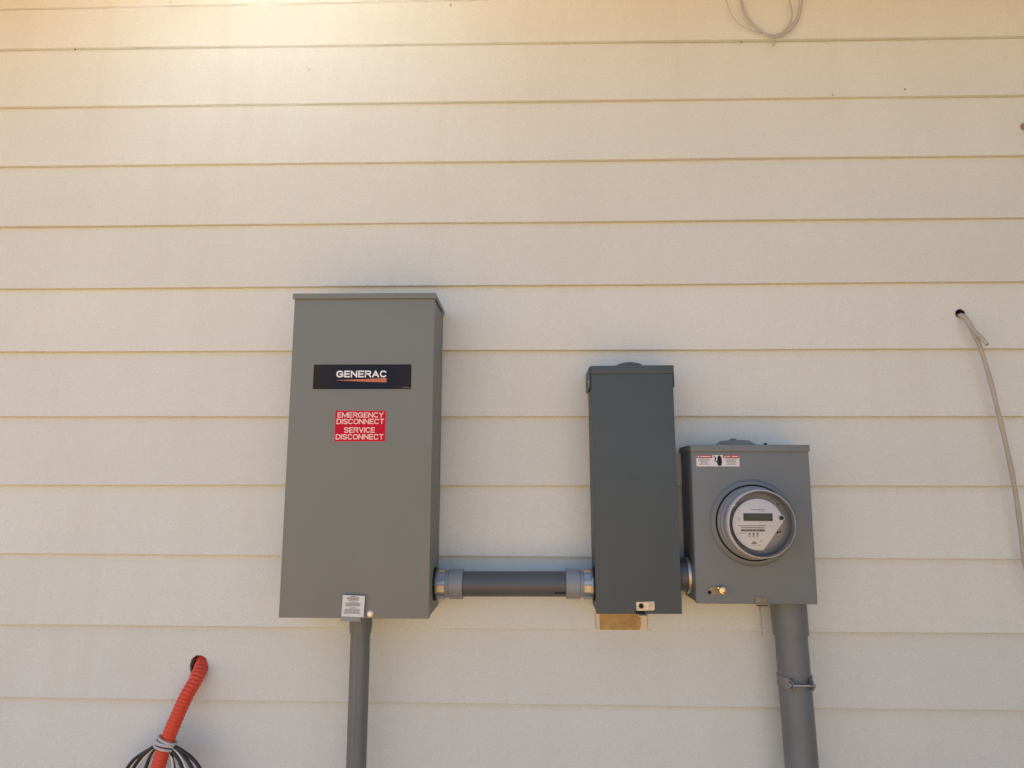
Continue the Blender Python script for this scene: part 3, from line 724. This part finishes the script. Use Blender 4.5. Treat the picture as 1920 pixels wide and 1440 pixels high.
t = root('service_conduit', 'thick vertical grey conduit with steel clamp below the meter box', 'conduit', (.6240, -.07, 0))
def c2(z): return Vector((.6188 + (1.143 - z) * .0165, -.064 - (1.143 - z) * .035, z))
link('pipe', cyl(bmesh.new(), c2(0.0), c2(1.2360), .0370, n=48), MAT['pvc'], t)
bm = bmesh.new()
zs = [1.1540, 1.1545, 1.1620, 1.2000, 1.2348]; rr = [.0372, .0400, .0408, .0412, .0412]
tube(bm, [c2(z) for z in zs], 0, n=48, caps=False, radii=rr)
link('coupling', bm, MAT['pvc'], t)
# two-piece clamp pinched by a bolt at the front
zc = 1.0535; cc = c2(zc); hb = .0125
for s in (-1, 1):
    bm = bmesh.new(); rows = []
    angs = [90 + s * 0] + [90 - s * k for k in range(10, 146, 9)]
    path = [(math.cos(R(a)) * .0386, math.sin(R(a)) * .0386) for a in angs]
    lx, ly = path[-1]
    for k, (dx, dy) in enumerate(((s * .0006, -.007), (s * .0008, -.015), (s * .0008, -.023))): path.append((lx + dx, ly + dy))
    pa = [Vector((cc.x + x, cc.y + y, 0)) for x, y in path]
    outer = []; inner = []
    for i, p_ in enumerate(pa):
        d = (pa[min(i + 1, len(pa) - 1)] - pa[max(i - 1, 0)]).normalized(); nrm = Vector((d.y, -d.x, 0)) * .0009
        outer.append(p_ + nrm); inner.append(p_ - nrm)
    prof = outer + inner[::-1]
    ear = len(pa)
    top = []; bot = []
    for i, p_ in enumerate(prof):
        k = i if i < ear else 2 * ear - 1 - i
        h = hb * (1.0 if k < ear - 3 else (1.0, .95, .72)[k - (ear - 3)])
        top.append(bm.verts.new((p_.x, p_.y, zc + h))); bot.append(bm.verts.new((p_.x, p_.y, zc - h)))
    L_ = len(prof)
    for i in range(L_):
        j = (i + 1) % L_; bm.faces.new((top[i], top[j], bot[j], bot[i]))
    for i in range(ear - 1):
        bm.faces.new((top[i], top[i + 1], top[L_ - 2 - i], top[L_ - 1 - i])); bm.faces.new((bot[i], bot[i + 1], bot[L_ - 2 - i], bot[L_ - 1 - i]))
    o = link('clamp_half', bm, MAT['dullgalv'], t, smooth=40)
    ex = cc.x + lx + s * -.0014
bo = link('clamp_bolt', cyl(bmesh.new(), (cc.x - .0300, cc.y - .0455, zc - .001), (cc.x + .0310, cc.y - .0455, zc - .001), .0027, n=12), MAT['zinc'], t)
link('bolt_head', lathe(bmesh.new(), [(.0050, -.0300), (.0066, -.0285), (.0066, -.0245)], (cc.x, cc.y - .0455, zc - .001), 'X', 6), MAT['zinc'], bo, smooth=20)
link('bolt_nut', lathe(bmesh.new(), [(.0060, .0245), (.0060, .0285)], (cc.x, cc.y - .0455, zc - .001), 'X', 6), MAT['galv'], bo, smooth=20)

# ------------------------------------------------------------------ orange corrugated duct
path = [at(392, 1212, .095), at(386, 1226, .055), at(380, 1243, .018), at(374, 1259, -.008), at(364, 1280, -.028), at(347, 1310, -.044), at(325, 1360, -.058), at(309, 1400, -.066), at(296, 1440, -.072),
        Vector((-.905, -.085, .74)), Vector((-.925, -.10, .60)), Vector((-.93, -.12, .40)), Vector((-.90, -.16, .18)), Vector((-.82, -.24, .05)), Vector((-.68, -.34, .020)), Vector((-.45, -.40, .019))]
sp = spline(path, .001)
rad = []; acc = 0.0
for i, p_ in enumerate(sp):
    if i: acc += (sp[i] - sp[i - 1]).length
    ph = (acc / .0083) % 1.0
    rad.append(.0164 + .0007 * (1 if ph < .42 else (-1 if .5 < ph < .92 else 0)))
t = root('corrugated_duct', 'orange corrugated duct coming out of a ragged hole in the siding', 'duct', (sp[-1].x, sp[-1].y, 0))
link('duct_tube', tube(bmesh.new(), sp, 0, n=20, radii=rad), MAT['tube'], t, smooth=60)
k0 = min(range(len(sp)), key=lambda i: (sp[i] - at(310, 1393, -.065)).length)
tc_ = sp[k0]; td = (sp[k0 + 5] - sp[k0 - 5]).normalized()
u = td.cross(Vector((0, 1, 0))).normalized(); v_ = td.cross(u)
bm = bmesh.new()
for k, (off, tl, r_) in enumerate(((-.0070, .16, .0205), (-.0010, -.05, .0214), (.0048, .22, .0218), (.0100, .02, .0208))):
    ring = []
    for i in range(40):
        a = 2 * math.pi * i / 40
        ring.append(tc_ + td * (off + tl * .02 * math.cos(a + k)) + (u * math.cos(a) * 1.10 + v_ * math.sin(a)) * r_)
    tube(bm, ring + [ring[0], ring[1]], .0031, n=8)
link('tape_band', bm, MAT['tape'], t, smooth=60, label='pale grey tape wound round the duct and cables')

def coil(name, label, m, r, widths, hz, seed, lean, group=None):
    """a hank of cable hung at the tape: loops that leave and come back to the band"""
    rg = random.Random(seed); P = []
    for a in widths:
        h = hz * rg.uniform(.85, 1.1); sk = lean + rg.uniform(-.025, .025); yo = rg.uniform(-.012, .012)
        for q in range(12):
            an = 2 * math.pi * (q + .5) / 12
            P.append(Vector((tc_.x + sk * (1 - math.cos(an)) / 2 - a * math.sin(an), tc_.y - .004 + yo * (1 - math.cos(an)) + .010 * math.sin(an), tc_.z - .004 - h * (1 - math.cos(an)) / 2 + rg.uniform(-.003, .003))))
    s_ = spline(P, .008)
    o = link(name, tube(bmesh.new(), [p - tc_ for p in s_], r, n=10), m, None, smooth=60)
    o.location = tc_
    return tag(o, label, 'cable', group)
coil('cable_coil', 'coil of black cable taped to the orange duct at the bottom edge', MAT['blackcable'], .0042, (.118, .030, .100, .062), .30, 11, -.005)
coil('cable_coil', 'coil of white cable taped to the orange duct at the bottom edge', MAT['whitecable'], .0030, (.106, .080, .046), .28, 23, -.030)

# ------------------------------------------------------------------ tan cable on the right
t = root('hanging_cable', 'tan cable hanging from a small hole on the right, short cut stub beside it', 'cable', (hole_t.x, -.01, hole_t.z))
P = [Vector((hole_t.x + .001, .06, hole_t.z - .003)), Vector((hole_t.x + .001, .018, hole_t.z - .004)), at(1804, 592, -.006), at(1815, 603, -.020), at(1826, 625, -.026), at(1838, 652, -.029), at(1853, 700, -.030), at(1868, 758, -.031), at(1883, 820, -.031), at(1897, 885, -.030), at(1908, 950, -.028), at(1916, 1015, -.027), at(1922, 1058, -.028), at(1934, 1092, -.031), at(1955, 1130, -.035), at(1985, 1175, -.035), at(2010, 1260, -.03), at(2025, 1400, -.03), at(2030, 1500, -.03)]
s_ = spline(P, .006)
link('cable_jacket', tube(bmesh.new(), s_, .0054, n=14, radii=[.0054 + .0004 * math.sin(i * .35) for i in range(len(s_))]), MAT['tan'], t, smooth=60)
P = [Vector((hole_t.x + .001, .020, hole_t.z - .004)), at(1804, 592, -.0065), at(1815, 603, -.0205), at(1824, 621, -.0262), at(1829, 633, -.0275)]
link('sleeve', tube(bmesh.new(), spline(P, .004), .0064, n=14), MAT['sleeve'], t, smooth=60)
P = [at(1820, 612, -.030), at(1830, 624, -.036), at(1841, 634, -.042), at(1851, 646, -.048)]
sb = link('cut_stub', tube(bmesh.new(), spline(P, .004), .0050, n=12), MAT['sleeve'], t, smooth=40)
e1, e0 = Vector(P[-1]), Vector(P[-2]); d = (e1 - e0).normalized()
link('stub_end', cyl(bmesh.new(), e1 - d * .0005, e1 + d * .0008, .0042, n=12), MAT['rubber'], sb)
link('hole_grommet', lathe(bmesh.new(), [(.0121, -.0004), (.0121, .030), (.0112, .030), (.0112, -.0004)], (hole_t.x, hole_t.y + .001, hole_t.z), 'Y', 24, close=False), MAT['copper'], t)

# ------------------------------------------------------------------ loop of thin wire near the eave
wy = -.010
t = root('wire_loop', 'loop of thin pale wires hanging on the wall at the top edge', 'wire', at(1446, 70, wy))
hang = Vector((.672, -.012, 3.06))
def strand(pp, r, lab=None):
    return link('wire_strand', tube(bmesh.new(), spline(pp, .006), r, n=8), MAT['lilac'], t, smooth=60)
strand([hang, hang + Vector((-.07, 0, -.06)), at(1357, -25, wy), at(1362, 0, wy), at(1370, 24, wy), at(1386, 45, wy), at(1408, 56, wy), at(1432, 63, wy), at(1446, 68, wy)], .0011)
strand([hang, hang + Vector((-.05, -.002, -.06)), at(1386, -25, wy), at(1389, 0, wy), at(1393, 20, wy), at(1403, 38, wy - .002), at(1418, 53, wy - .003), at(1438, 65, wy - .003), at(1452, 74, wy), at(1451, 86, wy)], .0022)
strand([hang, hang + Vector((-.045, -.004, -.05)), at(1388, -25, wy - .004), at(1391, 0, wy - .004), at(1396, 18, wy - .004), at(1408, 40, wy - .004), at(1424, 55, wy - .004), at(1444, 65, wy - .004), at(1466, 61, wy - .004), at(1480, 45, wy - .003), at(1485, 25, wy - .003), at(1480, 0, wy - .003), at(1474, -22, wy), hang + Vector((.035, -.003, -.05)), hang], .0022)
strand([hang, hang + Vector((.06, 0, -.05)), at(1506, -25, wy), at(1504, 0, wy), at(1502, 18, wy), at(1496, 38, wy), at(1483, 56, wy), at(1464, 67, wy), at(1446, 69, wy), at(1438, 66, wy)], .0022)
strand([hang, hang + Vector((.055, -.003, -.045)), at(1500, -25, wy - .004), at(1499, 0, wy - .004), at(1497, 22, wy - .004), at(1488, 42, wy - .004), at(1472, 58, wy - .004), at(1452, 66, wy - .004)], .0014)
link('hanging_nail', lathe(bmesh.new(), [(.004, -.020), (.004, -.018), (.0016, -.0178), (.0016, .02)], (hang.x, 0, hang.z), 'Y', 10), MAT['dull'], t)

# small hook at the right edge of the view
p = at(1921, 236, 0.0)
t = root('wall_hook', 'small dark metal hook on the siding at the far right edge', 'hook', p)
link('hook_plate', lathe(bmesh.new(), [(.0095, .004), (.0095, -.002), (.007, -.0035), (.002, -.0035)], (p.x + .002, 0.002, p.z), 'Y', 20), MAT['dull'], t)
link('hook_wire', tube(bmesh.new(), spline([(p.x + .002, -.001, p.z), (p.x + .002, -.014, p.z - .001), (p.x + .002, -.022, p.z - .010), (p.x + .002, -.020, p.z - .022), (p.x + .002, -.010, p.z - .027), (p.x + .002, -.004, p.z - .022)], .002), .0022, n=8), MAT['dull'], t, smooth=60)

# print too fine to pick apart stays one piece
for o in list(C.objects):
    if o.name.split('.')[0] in STUFF_NAMES: o['kind'] = 'stuff'
